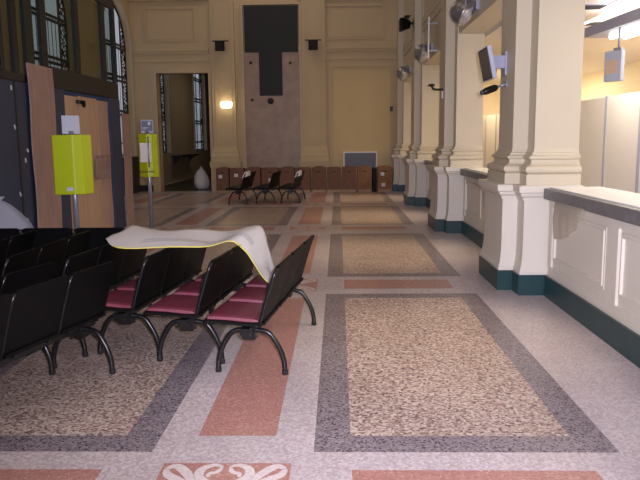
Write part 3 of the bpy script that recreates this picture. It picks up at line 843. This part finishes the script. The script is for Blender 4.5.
q = MB(); q.tube([(-.295, -.068, -.067), (-.27, -.06, -.06)], .026, 12); q.build('lens', 'screen', t)
t = thing('monitor_arm', 'empty black monitor arm on the second pillar', 'bracket', (1.9, 12.6, 2.53))
q = MB(); q.tube(smooth_path([(-.001, 0, 0), (-.12, 0, 0), (-.18, 0, .02), (-.2, -.03, .06)], 4), .02); q.build('arm', 'black', t)
q = MB(); q.lathe([(.02,-.0),(.06,.01),(.06,.04),(.02,.05)], (-.21, -.03, .05), 14); q.build('head', 'black', t)
q = MB(); q.box(-.02, -.001, -.04, .04, -.16, -.03); q.build('wall_plate', 'white', t)
def spot(y, label):
    t = thing('spot_lamp', label, 'lamp', (2.08, y, 3.50), 0, 'round aluminium spot lamps above the counters')
    q = MB(); prof = [(.19*math.sin(a), -.19*math.cos(a)) for a in [.06+k*.19 for k in range(8)]]+[(.19,.03),(.205,.05),(.205,.07),(.15,.10)]
    R_ = Matrix.Translation((-.22, 0, 0)) @ Matrix.Rotation(math.radians(-25), 4, 'Z') @ Matrix.Rotation(math.radians(125), 4, 'Y')
    q.lathe(prof, n=28); q.v = [tuple(R_ @ Vector(v)) for v in q.v]; q.build('reflector', 'alu', t)
    q = MB(); q.lathe([(.005,.101),(.14,.101),(.14,.104),(.005,.104)], n=24); q.v = [tuple(R_ @ Vector(v)) for v in q.v]; q.build('lens', 'greypl', t)
    q = MB(); q.box(-.05, -.001, -.06, .06, .02, .2); q.tube([(-.03, 0, .12), (-.12, 0, .22), (-.22, -.17, .12), (-.22, -.19, 0)], .014, 8); q.build('bracket', 'lilac', t)
spot(10.45, 'nearest round aluminium spot lamp, beyond the tilted monitor')
spot(15.3, 'middle round aluminium spot lamp behind the hanging white panel')
spot(19.8, 'farthest round aluminium spot lamp by the back wall')
t = thing('projecting_panel', 'thin white panel seen edge-on hanging beyond the second pillar', 'sign', (1.88, 14.5, 3.30), -math.radians(7.4))
q = MB(); q.box(-.016, .016, -.02, .4, 0, .82); q.build('board', 'offwhite', t)
q = MB(); q.box(.016, .195, .15, .19, .7, .73); q.box(.016, .195, .15, .19, .15, .18); q.build('bracket', 'steel', t)

# ------------------------------------------------------------------ light
def area(name, loc, rot, sx, sy, power, col):
    l = bpy.data.lights.new(name, 'AREA'); l.shape = 'RECTANGLE'; l.size = sx; l.size_y = sy; l.energy = power; l.color = col
    o = bpy.data.objects.new(name, l); COL.objects.link(o); o.location = loc; o.rotation_euler = rot
    return o
def point(name, loc, power, col, r=.1):
    l = bpy.data.lights.new(name, 'POINT'); l.energy = power; l.color = col; l.shadow_soft_size = r
    o = bpy.data.objects.new(name, l); COL.objects.link(o); o.location = loc
    return o
# the camera's own flash, just right of and above the lens
fl = bpy.data.lights.new('camera_flash', 'SPOT'); fl.energy = 1680; fl.color = (.86, .84, 1); fl.shadow_soft_size = .03; fl.spot_size = math.radians(100); fl.spot_blend = 1
fo = bpy.data.objects.new('camera_flash', fl); COL.objects.link(fo); fo.location = (.10, .0, h+.07); fo.rotation_euler = (math.radians(93), 0, math.radians(-4))
# office fluorescents (one row per bay)
for y_, pw in ((2, 30), (6, 30), (9.6, 150), (14.6, 30), (19.6, 80)):
    area('office_fluorescent', (3.7, y_, OC-.1), (0, math.radians(-55) if y_ in (9.6, 19.6) else 0, 0), .5, 2.6, pw, (1, .76, .44) if y_ in (14.6, 19.6) else (1, .86, .68))
for y_, pw in ((8, 110), (12, 110), (19, 90)):
    area('office_fluorescent', (5.6, y_, OC-.06), (0,0,0), .6, 3.0, pw, (1, .88, .70))
for y_, pw in ((5.6, 170), (9.9, 230), (14.7, 230), (19.3, 220)):
    l = bpy.data.lights.new('spot_beam', 'SPOT'); l.energy = pw; l.color = (1, .78, .50); l.spot_size = math.radians(58); l.spot_blend = 1; l.shadow_soft_size = .12
    o = bpy.data.objects.new('spot_beam', l); COL.objects.link(o); o.location = (1.62, y_, 3.35); o.rotation_euler = (0, math.radians(13), 0)
area('rear_cool_fill', (-4.2, -1.3, 3.6), (PI/2,0,0), 4.0, 3.5, 150, (.80, .82, 1.0))  # added cool fill light behind the camera, with no window built
# added warm ambient light from under the unseen hall ceiling
for y_, pw in ((3, 30), (9, 11), (15, 16), (20, 42)):
    area('hall_ambient', (-2.2, y_, CEIL-.1), (0,0,0), 3.0, 2.0, pw, (1, .85, .76))
area('corridor_fill', (-4.5, 29, 5), (0,0,0), 1, 4, 16, (1, .85, .7))  # added to brighten the corridor beyond the doorway, no fitting there
point('sconce_lamp', (-3.62, Y_BACK-.5, 2.85), 3, (1, .75, .45), .12)
w = bpy.data.worlds.new('world'); S.world = w; w.use_nodes = True
bg = w.node_tree.nodes['Background']; bg.inputs[0].default_value = (.86, .90, 1.0, 1); bg.inputs[1].default_value = .75
vs = S.view_settings; vs.view_transform = 'Standard'; vs.look = 'None'; vs.exposure = 0; vs.gamma = 1; vs.use_curve_mapping = False
